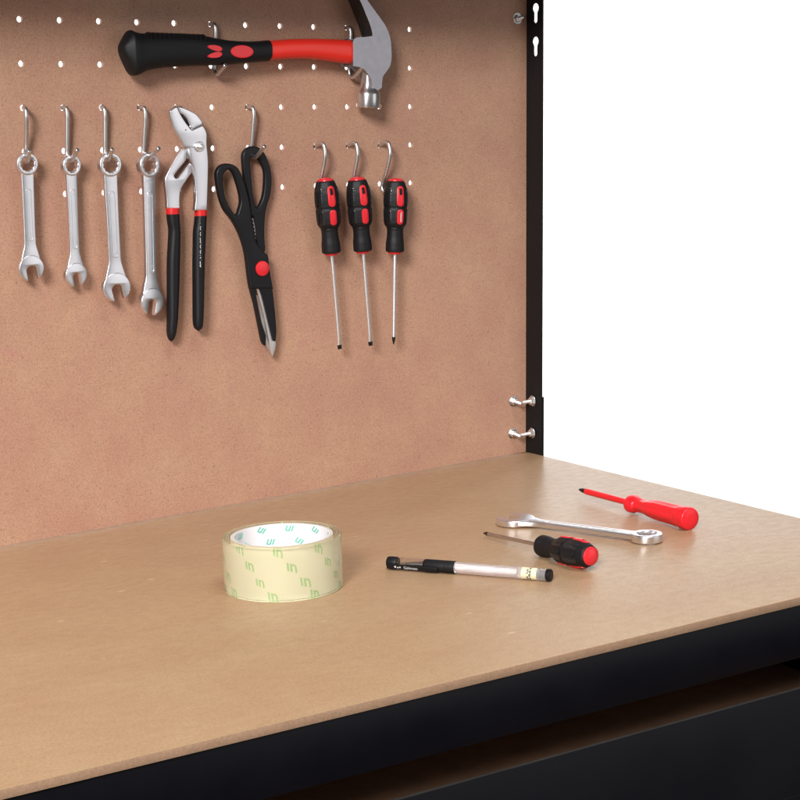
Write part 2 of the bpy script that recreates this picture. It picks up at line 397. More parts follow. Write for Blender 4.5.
# ------------------------------------------------------------------ peg hooks
def hook(col, row, bend, low, tipd, swing, label, rise=0.0, tipz=-38.5, vz=-49.2):
    t = thing("peg_hook", label, "hook", b2w(col * 40, -row * 40, 0), RB @ Matrix.Rotation(swing, 3, 'Z'), "steel peg hooks in the perforated board")
    pts = [(-9, 0), (-2, 0), (bend * .45, rise), (bend * .85, -1 + rise), (bend, -6), (bend * .93, -14), (low + (bend - low) * .35, -32), (low, vz + 8), (low + .8, vz + 2.6), (low + 4, vz), (low + 8, vz + .4), (low + 11.5, vz + 2.6), (tipd, tipz)]
    pts = smooth(pts, 6, 100, False)
    m = MB(); P = [(0, -d, z) for d, z in pts]
    P.append(tuple(Vector(P[-1]) + (Vector(P[-1]) - Vector(P[-2])).normalized() * 0.5))
    tube(m, P, [2.05] * (len(P) - 1) + [1.6], 14)
    ob = m.build("wire", M_zinc, t)
    return t
HK = "bent steel peg hook "
hook(0, 2, 15, 4.5, 24, -0.25, HK + "holding the leftmost hanging wrench")
hook(1, 2, 8.5, 5, 28, 0.0, HK + "holding the second hanging wrench from the left")
hook(2, 2, 8, 5, 25, -0.12, HK + "holding the third hanging wrench from the left")
hook(3, 2, 9, 4, 30, 0.12, HK + "holding the hanging wrench nearest the pliers")
hook(4, 2, 10, 4, 14, 0.0, HK + "hidden behind the jaws of the hanging pliers", vz=-24, tipz=-20)
hook(6, 2, 10, 4.5, 27, 0.1, HK + "holding the black scissors")
hook(8, 3, 15, 4, 22, 0.1, HK + "behind the left hanging screwdriver", rise=3)
hook(9, 3, 15, 4, 22, 0.1, HK + "behind the middle hanging screwdriver", rise=3)
hook(10, 3, 16, 3, 22, 0.1, HK + "behind the right hanging screwdriver", rise=3)
hook(5, 0, 9, 5, 27, 0.0, HK + "under the black grip of the hammer", vz=-48, tipz=-40)
hook(9, 0, 6, 3, 24, 0.1, HK + "under the red hammer handle beside the head", vz=-50, tipz=-40)

# ------------------------------------------------------------------ combination wrenches
def make_wrench(t, L, rr, ri, w0, w1, rh, slot, sang, depth=13.0, k=1.0):
    """ring centre at the local origin, jaw centre at z=-L; front faces -y"""
    ts, tr, tj = 2.2 * k, 3.5 * k, 2.9 * k                                     # half thicknesses
    m = MB()
    half = [(w0, -rr * .75), (w0 * 1.0, -rr - 4), (w0 * .98, -rr - 10), (w1, -L * .5), (w1, -L + rh + 16 * k), (w1 * 1.06, -L + rh + 9 * k), (w1 * 1.35, -L + rh + 3 * k), (rh * .8, -L + rh * .55)]
    hs = smooth(half, 5, 120, False)
    plate(m, [[(x, z) for x, z in hs] + [(-x, z) for x, z in reversed(hs)]], -ts, ts, 0.9 * k)
    za, zb_ = -rr - 12 * k, -L + rh + 13 * k
    pw = w1 * 0.95
    pad = [(x, z + (za + zb_) / 2) for x, z in rrect(pw, za - zb_, pw * .42)]
    for sgn in (1, -1):
        e = ts * sgn
        plate(m, [pad, [(x * .80, (z - (za + zb_) / 2) * .975 + (za + zb_) / 2) for x, z in pad]], e - .25, e + .32, 0.2, 1)
        for zz in (za - 4.5 * k, zb_ + 6 * k):
            for q in (-1.1, 1.1): plate(m, [circle(q * .8, zz + q * .2, .55, 8)], e - .2, e + .25)
    m.build("shank", M_chrome, t)
    m = MB(); inner = []
    for i in range(24): inner.append(((ri * (1.0 if i % 2 else 0.87)) * math.cos(2 * PI * i / 24), (ri * (1.0 if i % 2 else 0.87)) * math.sin(2 * PI * i / 24)))
    plate(m, [circle(0, 0, rr, 48), inner], -tr, tr, 1.1 * k, 3)
    m.build("ring_end", M_chrome, t)
    m = MB(); out = []
    a_open = math.asin(min(.95, slot / 2 / rh))
    n = 44; hw = slot / 2
    for i in range(n + 1):
        a = -PI / 2 + a_open * 1.12 + (2 * PI - 2 * a_open * 1.12) * i / n
        # prongs: the nose narrows a little ahead of the centre
        r = rh * (1.0 - 0.04 * max(0, -math.sin(a)))
        out.append((r * math.cos(a), r * math.sin(a)))
    # inner slot from left tip up round and down to right tip
    dep = rh * 0.12
    out += [(-hw, -rh * .70), (-hw, dep - hw * .55)] + [(hw * math.cos(PI - PI * k_ / 10), dep - hw * .55 + hw * .8 * math.sin(PI * k_ / 10)) for k_ in range(1, 10)] + [(hw, dep - hw * .55), (hw, -rh * .70)]
    c, s = math.cos(sang), math.sin(sang)
    out = [(x * c - z * s, x * s + z * c - L) for x, z in out]
    plate(m, [out], -tj, tj, 0.8 * k)
    m.build("open_jaw", M_chrome, t)

def hang(name, label, cat, p_top, p_bot, d, turn=0.0, group=None):
    ax = Vector((p_top[0] - p_bot[0], 0, p_top[1] - p_bot[1]))
    lean = math.atan2(ax.x, ax.z)
    R = RB @ Matrix.Rotation(lean, 3, 'Y') @ Matrix.Rotation(turn, 3, 'Z')
    return thing(name, label, cat, b2w(p_top[0], p_top[1], d), R, group), ax.length

GW = "chrome combination wrenches"
a, b = [(-4.3, -130.9), (-4.0, -227.0)]
t, L = hang("combination_wrench", "leftmost hanging chrome wrench, nearest the left side of the board", "wrench", a, b, 12, 0, GW)
make_wrench(t, L, 10.4, 7.0, 6.1, 5.7, 12.4, 10.6, math.radians(9))
a, b = [(39.8, -133.2), (40.7, -235.5)]
t, L = hang("combination_wrench", "second hanging chrome wrench from the left, the smallest of the four", "wrench", a, b, 12, 0.12, GW)
make_wrench(t, L, 9.8, 6.6, 5.6, 5.0, 11.6, 8.2, math.radians(8))
a, b = [(79.8, -133.3), (82.6, -249.7)]
t, L = hang("combination_wrench", "third hanging chrome wrench from the left, with the widest jaw", "wrench", a, b, 12, 0, GW)
make_wrench(t, L, 11.4, 7.8, 6.9, 6.3, 14.2, 10.8, math.radians(11), k=1.1)
a, b = [(120.7, -134.3), (119.8, -265.9)]
t, L = hang("combination_wrench", "longest hanging chrome wrench, right beside the black pliers", "wrench", a, b, 12, 0.2, GW)
make_wrench(t, L, 12.0, 8.4, 6.9, 6.3, 13.6, 9.4, math.radians(-10), k=1.1)

# wrench lying on the bench
h0, h1 = (365.6, -274.4), (415.2, -408.4)
ax = Vector((h1[0] - h0[0], h1[1] - h0[1], 0.9)); L = ax.length; zl = ax.normalized()
yl = Vector((0, 0, -1)); yl = (yl - zl * yl.dot(zl)).normalized(); xl = yl.cross(zl)
R = Matrix((xl, yl, zl)).transposed()
t = thing("combination_wrench", "chrome wrench lying on the brown worktop between the two loose screwdrivers", "wrench", (h1[0], h1[1], 4.6), R, GW)
make_wrench(t, L, 14.4, 9.3, 7.6, 6.8, 18.5, 14.0, math.radians(-14), k=1.05)

# ------------------------------------------------------------------ screwdrivers
def make_driver(t, hl, sl, rs, kind, s=1.0, letters=None):
    """axis along z: handle from z=0 up to hl, blade down to -sl; windows face -y"""
    q = hl / 76.0
    prof = [(8.6, 0), (9.6, .8), (9.8, 3), (9.6, 9), (8.7, 17), (8.5, 23), (9.0, 26), (10.9, 28.5), (11.9, 31), (12.4, 37), (12.5, 44), (12.4, 45.2), (12.05, 46.4), (12.05, 47.8), (12.5, 49), (12.7, 55), (12.4, 62), (11.5, 68), (10.2, 72.5), (9.4, 74.5), (8.2, 75.4)]
    prof = [(r * s, z * q) for r, z in prof]
    def rf(a, z):
        zz = z / q
        k = 0.012 if zz < 26 else 0.032
        return 1 - k + k * math.cos(6 * a + PI)      # flats between six lobes
    def rad(a, z): return lerp_prof(prof, z) * rf(a, z)
    m = MB(); zs = sorted(set([p[1] for p in prof] + [i * hl / 60 for i in range(1, 59)]))
    lathe(m, [(lerp_prof(prof, z), z) for z in zs], 48, rf)
    hd = m.build("handle", M_rub, t, 40)
    def fn(a0):
        def f(u, v, off):
            z = min(max(v, 0), hl - 1); r0 = lerp_prof(prof, z)
            a = a0 + u / (12.0 * s); r = rad(a, z) + off
            return (r * math.cos(a), r * math.sin(a), v)
        return f
    for a0, first in ((-PI / 2, True), (PI / 2, False)):
        m = MB(); oz = 59.5 * q
        o1 = [(x, z + oz) for x, z in rrect(8.4 * s, 21.5 * q, 4 * s, 8)]
        i1 = [(x * .42, (z - oz) * .33 + oz + 4.8 * q) for x, z in o1]
        patch(m, o1, fn(a0), 0.5, 5, i1)
        m.build("red_window", M_redp, hd)
        m = MB(); o2 = [(x, z + 37.5 * q) for x, z in rrect(7.6 * s, 16 * q, 3.6 * s, 8)]
        patch(m, o2, fn(a0), 0.5, 6)
        pad = m.build("red_pad", M_redp, hd)
        if first and letters:
            m = MB(); lettering(m, letters, 2.9, lambda u, v: fn(a0)(u, v, 0.62), -PI / 2, (0.2, 37.5 * q), bold=.05)
            m.build("white_lettering", M_white, pad)
    for a0 in (-PI / 2 - 1.05, -PI / 2 + 1.05, PI / 2 - 1.05):
        m = MB(); f = fn(a0)
        patch(m, [(x, z + 58.5 * q) for x, z in rrect(6.0 * s, 20 * q, 3 * s, 8)], f, 0.3, 6)
        patch(m, [(x, z + 37.5 * q) for x, z in rrect(6.0 * s, 15 * q, 3 * s, 8)], f, 0.3, 6)
        m.build("grip_pad", M_pad, hd)
        m = MB()
        for i in range(-1, 2):
            for j in range(-5, 6):
                u, v = i * 1.7 * s + (j % 2) * .85 - .4, 58.5 * q + j * 1.6
                c0 = Vector(f(u, v, 0.28)); c1 = Vector(f(u, v, 1.0))
                nrm = (c1 - c0).normalized(); tx = nrm.orthogonal().normalized(); ty = nrm.cross(tx)
                m.add([c0 + tx * .75, c0 + ty * .75, c0 - tx * .75, c0 - ty * .75, c1], [(0, 1, 4), (1, 2, 4), (2, 3, 4), (3, 0, 4)])
        m.build("grip_dots", M_pad, hd)
    for a0 in (0.1, PI + .1):
        for vc, hh in ((57.5, 17), (38.5, 13)):
            m = MB(); patch(m, [(x, z + vc * q) for x, z in rrect(5 * s, hh * q, 2 * s, 6)], fn(a0), 1.5, 4); m.build("side_rib", M_rub, hd)
    m = MB(); lathe(m, [(7.9 * s, hl - 1.2), (8.2 * s, hl - .5), (8.0 * s, hl + .3), (6.6 * s, hl + 1.4), (4 * s, hl + 2.1), (1.2 * s, hl + 2.4)], 40); m.build("end_cap", M_redp, t)
    m = MB(); lathe(m, [(5, -2.4), (6.2 * s, -2.2), (7.2 * s, -1.2), (7.6 * s, .3), (5, .4)], 32); m.build("collar", M_redp, t)
    m = MB()
    if kind == 'flat':
        rows = []
        for z, wx, wy in ((1, rs, rs), (-sl + 12, rs, rs), (-sl + 8, rs * 1.05, rs * .8), (-sl + 4.4, rs * 1.2, rs * .5)):
            rows.append([(wx * math.cos(2 * PI * k / 16), wy * math.sin(2 * PI * k / 16), z) for k in range(16)])
        surf(m, rows); m.build("blade", M_bright, t)
        m = MB(); rows = []
        for z, wx, wy in ((-sl + 4.3, rs * 1.22, rs * .55), (-sl, rs * 1.1, rs * .28)):
            rows.append([(max(-wx, min(wx, wx * 1.5 * math.cos(2 * PI * k / 16))), wy * math.sin(2 * PI * k / 16), z) for k in range(16)])
        surf(m, rows); m.build("tip", M_tipblack, t)
    else:
        lathe(m, [(rs, 1), (rs, -sl + 8)], 16); m.build("blade", M_bright if kind == 'cross' else M_darkblade, t)
        m = MB(); lathe(m, [(rs * 1.01, -sl + 8.1), (rs * 1.0, -sl + 5), (rs * .45, -sl + 1), (rs * .3, -sl)], 16, lambda a, z: 1 - (0.25 if z < -sl + 5.5 else 0) * (0.5 - 0.5 * math.cos(4 * a)))
        m.build("tip", M_tipblack, t)
M_darkblade = mat("shaded_chrome_blade", (0.55, 0.53, 0.52), 0.22, 1.0)

GS = "red and black screwdrivers"
for (pt, pb, ps, turn, kind, letters, lab) in [
    ((320.4, -151.6), (326.3, -228.1), (335.8, -327.9), -0.12, 'flat', None, "left of the three hanging black and red screwdrivers"),
    ((360.5, -151.6), (365.4, -227.9), (375.3, -327.3), -0.12, 'flat', None, "middle of the three hanging black and red screwdrivers"),
    ((406.9, -154.2), (405.9, -230.8), (402.3, -328.3), -0.15, 'cross', "TOUGH", "right hanging black and red screwdriver, with white lettering on its lower red pad")]:
    p0, p1, p2 = pt, pb, ps
    hl = math.hypot(p0[0] - p1[0], p0[1] - p1[1]); sl = math.hypot(p2[0] - p1[0], p2[1] - p1[1])
    ax = (p0[0] - p2[0], p0[1] - p2[1]); lean = math.atan2(ax[0], ax[1])
    t = thing("screwdriver", lab, "screwdriver", b2w(p1[0], p1[1], 17), RB @ Matrix.Rotation(lean, 3, 'Y') @ Matrix.Rotation(turn, 3, 'Z'), GS)
    make_driver(t, hl - 2, sl, 1.9, kind, 1.0, letters)

def lying(pe, pt, up_hint, roll_):
    """frame with z from the tip to the handle end"""
    zl = (Vector(pe) - Vector(pt)).normalized(); f = Vector(up_hint); f = (f - zl * f.dot(zl)).normalized()
    yl = -f; xl = yl.cross(zl)
    return Matrix((xl, yl, zl)).transposed() @ Matrix.Rotation(roll_, 3, 'Z')
tip = (312.8, -297.1, 4.0); end = (312.9, -457.9, 13.3)
L = (Vector(end) - Vector(tip)).length; base = Vector(tip) + (Vector(end) - Vector(tip)) * ((L - 72) / L)
t = thing("screwdriver", "short black and red screwdriver lying on the worktop beside the pen", "screwdriver", base, lying(end, tip, (0.25, 0.1, 1), 0.0), GS)
make_driver(t, 70, L - 72, 1.75, 'dark', 1.0)

# red insulated screwdriver
tip = (482.3, -224.5, 8.2); end = (474.2, -400.6, 10.6)
A = Vector(end) - Vector(tip); L = A.length
t = thing("insulated_screwdriver", "all red insulated screwdriver with a black tip lying near the right edge of the worktop", "screwdriver", tip, lying(end, tip, (0, 0, 1), 0.2))
hs = L * 0.475
m = MB(); lathe(m, [(0.6, 0), (1.3, 1.5), (2.3, 6), (2.4, 13)], 16, lambda a, z: 1 - (0.28 if z < 6 else 0) * (0.5 - 0.5 * math.cos(4 * a))); m.build("tip", M_tipblack, t)
m = MB(); lathe(m, [(2.3, 12), (3.05, 12.4), (3.1, 14), (3.1, hs - 10), (3.5, hs - 5), (4.2, hs)], 24); m.build("insulated_blade", M_redv, t)
m = MB()
hp = [(4.0, hs - 1), (6.2, hs), (8.2, hs + 1.5), (9.0, hs + 3), (9.1, hs + 8), (8.2, hs + 10.5), (7.0, hs + 13.5), (6.6, hs + 19), (6.9, hs + 24), (8.4, hs + 33), (9.3, hs + 42), (9.6, hs + 55), (9.7, hs + 66), (10.2, L - 14), (10.8, L - 7), (10.8, L - 2.5), (10.3, L - .6), (9.4, L + .2), (4, L + .5), (1, L + .5)]
zs = sorted(set([p[1] for p in hp] + [hs + i * (L - hs) / 50 for i in range(1, 50)]))
def rfv(a, z):
    if z < hs + 13: return 1 + 0.06 * math.cos(2 * a)
    if z < L - 16: return 1 - 0.05 + 0.05 * math.cos(6 * a)
    return 1
lathe(m, [(lerp_prof(hp, z), z) for z in zs], 48, rfv); m.build("handle", M_redv, t, 40)

# ------------------------------------------------------------------ adjustable pliers
DF = 17
org = (174.2, -118.2)
def rel(pts): return [(p[0] - org[0], p[1] - org[1]) for p in pts]
t = thing("pliers", "slip joint pliers with grey steel jaws and black dipped handles", "pliers", b2w(org[0], org[1], 0), RB)
front = rel([(143.6, -83.5), (148.3, -80.2), (151.9, -79.9), (154.5, -85.7), (160.6, -94.7), (166.9, -101.9), (178.5, -97.4), (181.3, -100.2), (183.6, -106.6), (183.2, -115.2), (184.2, -127.7), (184.1, -143.5), (181.7, -180.0), (168.3, -179.5), (169.8, -165.1), (168.9, -144.7), (166.7, -134.5), (164.7, -126.2), (163.9, -119.6), (158.2, -117.7), (153.5, -109.4), (147.7, -100.8), (144.5, -90.8)])
m = MB(); plate(m, [smooth(front, 4, 40)], 10.5, DF, 1.0); fl = m.build("front_lever", M_chrome, t)
rear_jaw = rel([(152.2, -79.2), (154.0, -79.4), (159.3, -80.7), (166.3, -83.5), (173.0, -87.1), (179.3, -94.2), (178.8, -97.0), (167.6, -101.5), (164.8, -98.8), (165.2, -97.6), (162.5, -92.0), (158.4, -87.6), (155.2, -85.7)])
m = MB(); plate(m, [smooth(rear_jaw, 4, 40)], 8, DF - .4, 1.0)
leg = rel([(163.9, -116.2), (157.0, -122.0), (148.8, -133.7), (142.1, -143.9), (140.0, -150.4), (141.3, -164.4), (141.4, -177.2), (155.0, -177.7), (155.3, -168.0), (157.0, -158.9), (163.7, -149.7), (171.9, -140.5), (176.0, -134.7), (183.3, -120.0), (179.8, -113.6), (169.1, -111.9)])
slot = rel([(166.5, -126.3), (164.6, -129.4), (151.7, -143.1), (150.2, -145.9), (151.6, -147.8), (154.1, -147.6), (155.9, -146.1), (168.5, -131.9), (170.0, -128.4)])
plate(m, [smooth(leg, 4, 50), smooth(slot, 3, 80)], 4.5, 10.3, 1.0)
rl = m.build("rear_lever", M_chrome, t)
m = MB()                                                    # teeth along the mouth
tp = rel([(155.2, -86.7), (165.8, -100.7)])
for i in range(9):
    f = (i + .5) / 9; x, z = tp[0][0] + (tp[1][0] - tp[0][0]) * f, tp[0][1] + (tp[1][1] - tp[0][1]) * f
    tube(m, [(x, -9, z), (x, -DF + 1.5, z)], 1.1, 6)
m.build("jaw_teeth", M_tipblack, fl)
pc = rel([(174.5, -117.9)])[0]
m = MB(); lathe(m, [(5.0, 0), (5.0, 1.6), (4.4, 2.1), (3.4, 2.1)], 28)
m.xf(lambda v: Vector((v.x + pc[0], -DF - v.z + .1, v.y + pc[1]))); pv = m.build("pivot_bolt", M_zinc, t)
m = MB(); surf(m, [[(a_, b_, h) for a_, b_ in circle(0, 0, r, 6)] for r, h in ((3.0, 2.1), (3.0, 4.0), (2.4, 4.6))]); lathe(m, [(1.9, 4.6), (1.9, 5.6), (1.2, 6.0)], 16)
m.xf(lambda v: Vector((v.x + pc[0], -DF - v.z + .1, v.y + pc[1]))); m.build("pivot_nut", M_bright, pv, 25)
m = MB(); pe = rel([(165.6, -121.2), (164.6, -129.4)])
tube(m, [(pe[0][0], -9, pe[0][1]), (pe[1][0], -9, pe[1][1])], 2.6, 10); m.build("pivot_stem", M_darkblade, rl)

def grip(edges_l, edges_r, dc, dep, k, part, tname, parent, flat=0.0):
    rows = []; N = 28
    L_ = smooth(edges_l, 6, 120, False); R_ = smooth(edges_r, 6, 120, False)
    for (xl_, zl_), (xr_, zr_) in zip(L_, R_):
        cx, cz = (xl_ + xr_) / 2, (zl_ + zr_) / 2; a_ = max(.3, (xr_ - xl_) / 2 * k); b_ = min(dep, a_ * 1.15 + .2)
        rows.append([(cx + a_ * math.cos(2 * PI * i / N), -dc + b_ * math.sin(2 * PI * i / N), cz) for i in range(N)])
    m = MB(); surf(m, rows); return m.build(tname, part, parent)
el = [(140.8, -182.0), (141.4, -189.2), (142.6, -198.7), (141.5, -209.6), (139.9, -226.9), (139.2, -252.1), (138.6, -277.5), (137.9, -293.3), (138.0, -298.9), (139.6, -303.8), (141.9, -306.2)]
er = [(155.2, -182.5), (155.3, -189.7), (155.7, -197.6), (155.4, -211.8), (154.5, -230.8), (153.0, -252.9), (151.0, -278.3), (149.1, -292.5), (147.8, -299.6), (145.5, -304.3), (142.6, -306.3)]
gl = grip(rel(el), rel(er), 9, 6.5, .90, M_dip, "handle_grip", t)
el = [(170.4, -184.5), (169.1, -193.3), (167.8, -201.2), (167.2, -215.4), (166.5, -231.2), (166.1, -251.9), (165.7, -272.6), (165.5, -287.0), (166.6, -293.5), (169.4, -296.6), (171.4, -297.9)]
er = [(183.6, -185.0), (183.2, -193.9), (182.6, -201.8), (181.5, -216.0), (180.3, -231.9), (179.2, -252.6), (178.1, -273.4), (177.0, -287.8), (175.9, -294.2), (173.5, -296.9), (172.0, -297.9)]
gr = grip(rel(el), rel(er), 12, 6.5, .90, M_dip, "handle_grip", t)
for ox, xs, zz, dc, gp in ((0, (102, 183), (696, 731), 9, gl), (0, (278, 351), (706, 744), 12, gr)):
    pass
bl = rel([(140.8, -176.3), (140.7, -179.1), (140.8, -182.1)]); br = rel([(155.4, -176.8), (155.3, -179.6), (155.2, -182.6)])
grip(bl, br, 9, 6.2, .92, M_redband, "red_band", gl)
bl = rel([(170.4, -178.8), (170.5, -181.6), (170.4, -184.9)]); br = rel([(184.0, -179.2), (183.9, -182.1), (183.8, -185.4)])
grip(bl, br, 12, 6.2, .92, M_redband, "red_band", gr)
# pale lettering up the right grip
g0, g1 = rel([(176.1, -197.3), (174.3, -227.4)])
gl_len = math.hypot(g1[0] - g0[0], g1[1] - g0[1]); gm = ((g0[0] + g1[0]) / 2, (g0[1] + g1[1]) / 2)
gw = 5.4
def grip_fn(u, v):
    x = gm[0] + u - 1.2; k_ = max(-.95, min(.95, (u - 1.2 + 3.2) / gw))
    return (x, -12 - 6.35 * math.sqrt(1 - k_ * k_) - .12, gm[1] + v)
m = MB(); lettering(m, "TOOLSOUR-ES", 6.8, grip_fn, -PI / 2 - .03, (0, 0), bold=.14, sx=1.0)
m.build("pale_lettering", M_greyprint, gr)

# ------------------------------------------------------------------ kitchen scissors
DS = 15
org = (238.6, -122.1)
t = thing("scissors", "black handled kitchen scissors with a red pivot cap and sheathed blades", "scissors", b2w(org[0], org[1], 0), RB)
lo = rel([(194.2, -147.0), (195.9, -140.2), (200.8, -135.7), (207.5, -134.7), (214.6, -136.4), (220.1, -140.8), (224.7, -150.3), (228.5, -161.6), (231.8, -174.6), (233.5, -188.5), (236.6, -204.3), (239.4, -214.9), (248.4, -224.4), (251.8, -227.7), (253.5, -241.8), (257.2, -261.4), (248.6, -260.9), (230.6, -259.5), (228.5, -246.6), (226.8, -230.8), (224.3, -217.7), (219.0, -203.6), (211.3, -190.3), (202.4, -179.7), (196.9, -165.0)])
li = rel([(201.5, -153.1), (202.9, -144.7), (209.0, -140.7), (214.0, -144.9), (217.4, -153.6), (220.4, -163.9), (221.4, -172.6), (219.2, -180.3), (216.2, -185.5), (210.0, -179.9), (203.9, -167.7)])
m = MB(); plate(m, [smooth(lo, 4, 60), smooth(li, 5, 200)], 8.5, DS + .5, 2.0, 4); h1_ = m.build("handle", M_rub2, t)
ro = rel([(227.4, -128.1), (230.4, -122.0), (236.5, -118.6), (244.6, -119.1), (251.4, -123.7), (256.5, -133.1), (259.6, -142.5), (260.5, -154.7), (258.6, -166.9), (254.7, -177.2), (252.0, -187.6), (250.8, -206.8), (251.5, -220.8), (250.2, -224.3), (245.1, -224.0), (241.1, -218.6), (240.6, -202.9), (237.7, -188.8), (234.1, -186.9), (232.4, -171.3), (230.4, -157.4), (228.3, -143.6)])
ri = rel([(235.8, -132.5), (239.1, -128.6), (243.9, -129.4), (249.1, -136.4), (252.2, -144.1), (252.1, -156.3), (250.0, -168.4), (246.1, -176.6), (242.6, -179.4), (240.1, -174.1), (237.9, -161.1), (236.7, -145.5)])
m = MB(); plate(m, [smooth(ro, 4, 60), smooth(ri, 5, 200)], 4.5, DS - 4, 2.0, 4)
h2_ = m.build("handle", M_rub2, t)
m = MB()
tp = rel([(237.3, -188.9), (241.6, -215.2)])
zig = []
for i in range(15):
    f = i / 14; zig.append((tp[0][0] + (tp[1][0] - tp[0][0]) * f + (-.7 if i % 2 else .7), tp[0][1] + (tp[1][1] - tp[0][1]) * f))
plate(m, [zig + [(tp[1][0] + 3.5, tp[1][1]), (tp[0][0] + 3.5, tp[0][1])]], 7, 9.5, .2); m.build("bottle_teeth", M_forged, h2_)
# sheath: two black covers either side of the steel
sl_ = rel([(228.9, -246.5), (231.4, -260.7), (235.5, -275.0), (240.0, -296.4), (242.6, -309.0), (244.5, -315.3), (247.3, -318.2), (248.0, -307.6), (243.3, -294.9), (239.2, -275.2), (237.4, -264.5), (236.9, -252.2), (238.6, -248.8), (236.7, -243.4), (229.0, -241.3)])
m = MB(); plate(m, [smooth(sl_, 3, 50)], 8.8, DS - .6, 1.2); m.build("blade_cover", M_rub2, t)
sr_ = rel([(238.5, -252.3), (244.3, -266.7), (250.4, -290.0), (254.6, -306.3), (256.5, -313.6), (259.0, -314.5), (260.2, -304.9), (259.5, -290.7), (257.1, -265.7), (254.5, -251.4), (252.7, -242.5), (242.8, -243.8)])
m = MB(); plate(m, [smooth(sr_, 3, 50)], 8.8, DS - .2, 1.2); m.build("blade_cover", M_rub2, t)
b1 = rel([(239.1, -252.9), (240.7, -253.0), (246.2, -267.0), (252.2, -290.4), (256.8, -307.6), (260.4, -314.5), (259.4, -323.0), (256.4, -329.9), (254.4, -323.5), (252.6, -313.5), (247.7, -290.1), (241.6, -266.7)])
m = MB(); plate(m, [smooth(b1, 3, 40)], 9.5, 12.2, .35); m.build("blade", M_bright, t)
b2_ = rel([(241.2, -266.9), (243.6, -270.5), (248.9, -292.1), (255.0, -313.9), (257.3, -322.1), (256.0, -328.6), (252.8, -321.8), (249.7, -313.5), (250.6, -308.9), (246.7, -297.3)])
m = MB(); plate(m, [smooth(b2_, 3, 40)], 6.6, 9.3, .3)
m.build("blade", M_zinc, t)
pc = rel([(243.7, -239.8)])[0]
m = MB(); lathe(m, [(7.0, 0), (7.6, .4), (7.6, 1.6), (7.1, 2.3), (5.5, 2.8), (2, 3.1), (.5, 3.1)], 40)
m.xf(lambda v: Vector((v.x + pc[0], -DS - v.z - .3, v.y + pc[1]))); m.build("pivot_cap", M_redp, t)

# ------------------------------------------------------------------ claw hammer
DC, DHF = 17, 28
org = (256.9, -24.5)
t = thing("claw_hammer", "claw hammer with a steel head and a red and black handle resting on two hooks", "hammer", b2w(org[0], org[1], 0), RB)
def bar(top, bot, dep, dc, name, part, parent, e=2.6, start=0):
    T = smooth(top, 6, 120, False); B_ = smooth(bot, 6, 120, False); rows = []; N = 32; D_ = dep if isinstance(dep, list) else [dep] * len(T)
    for i, ((xt, zt), (xb, zb2)) in enumerate(zip(T, B_)):
        f = i / (len(T) - 1) * (len(D_) - 1); i0 = min(int(f), len(D_) - 2); dd = D_[i0] + (D_[i0 + 1] - D_[i0]) * (f - i0)
        cx, cz, hz = (xt + xb) / 2, (zt + zb2) / 2, (zt - zb2) / 2; ring = []
        for k in range(N):
            a_ = 2 * PI * k / N; c_, s_ = math.cos(a_), math.sin(a_)
            sx_ = math.copysign(abs(c_) ** (2 / e), c_); sz_ = math.copysign(abs(s_) ** (2 / e), s_)
            ring.append((cx + (xt - xb) / 2 * sz_, -dc + dd * sx_, cz + hz * sz_))
        rows.append(ring)
    m = MB(); surf(m, rows); return m.build(name, part, parent, 45)
gt = rel([(92.4, -23.4), (94.0, -19.7), (101.7, -9.0), (105.9, -9.6), (112.1, -10.9), (121.6, -11.2), (137.6, -10.6), (153.7, -10.3), (170.0, -10.9), (186.4, -12.9), (203.0, -15.4), (219.8, -16.5), (236.8, -16.5), (253.4, -15.1)])
gb = rel([(92.2, -28.0), (94.6, -34.4), (102.5, -48.7), (106.6, -50.6), (111.9, -49.1), (118.4, -46.0), (134.4, -43.1), (152.8, -41.8), (169.1, -40.9), (185.7, -40.3), (202.4, -39.8), (219.2, -38.3), (236.3, -36.8), (253.0, -35.6)])
gp = bar(gt, gb, [3, 8, 14, 14, 13, 12.5, 12.2, 12.2, 12, 11.8, 11.2, 10.8, 10.6, 10.6], DC, "grip", M_rub, t)
ht = rel([(251.7, -15.9), (271.4, -14.1), (289.0, -13.1), (306.8, -12.6), (324.7, -12.6), (342.9, -12.9), (355.7, -13.5)])
hb = rel([(251.3, -35.0), (271.0, -33.3), (288.6, -32.6), (306.4, -32.8), (324.4, -34.4), (342.5, -36.4), (355.4, -37.2)])
bar(ht, hb, 9.6, DC, "handle", M_red, t)
# red inlays on the grip's flat side
def flat_fn(dfront):
    def f(u, v, off): return (u, -(dfront + off), v)
    return f
def inlay(cx, cy, w, h, ang, fr):
    pass
for (c0, w, h, ang, fr) in [(rel([(218.2, -27.0)])[0], 25.5, 12.2, 0, 28.25), (rel([(187.6, -24.0)])[0], 16.5, 5.2, -.16, 28.9), (rel([(187.4, -30.8)])[0], 16.5, 5.2, .16, 28.9)]:
    m = MB(); el_ = []
    for i in range(36):
        a_ = 2 * PI * i / 36; x, z = w / 2 * math.cos(a_), h / 2 * math.sin(a_) * (1 if w > 20 else (1 + .25 * math.cos(a_)))
        el_.append((c0[0] + x * math.cos(ang) - z * math.sin(ang), c0[1] + x * math.sin(ang) + z * math.cos(ang)))
    patch(m, el_, flat_fn(fr), .35, 4); m.build("red_inlay", M_redp, gp)
m = MB()
rd = rel([(121.6, -12.3), (179.8, -13.1)])
for i in range(13):
    f = i / 12; x, z = rd[0][0] + (rd[1][0] - rd[0][0]) * f, rd[0][1] + (rd[1][1] - rd[0][1]) * f
    z -= 1.2 * math.sin(PI * f) * 0
    tube(m, [(x - 1.5, -DC - 11.2, z - 3.2), (x - .5, -DC - 8.2, z - .1), (x, -DC - 3, z + 1.5), (x, -DC + 3, z + 1.5)], 0.95, 8)
m.build("grip_ridges", M_rub, gp)
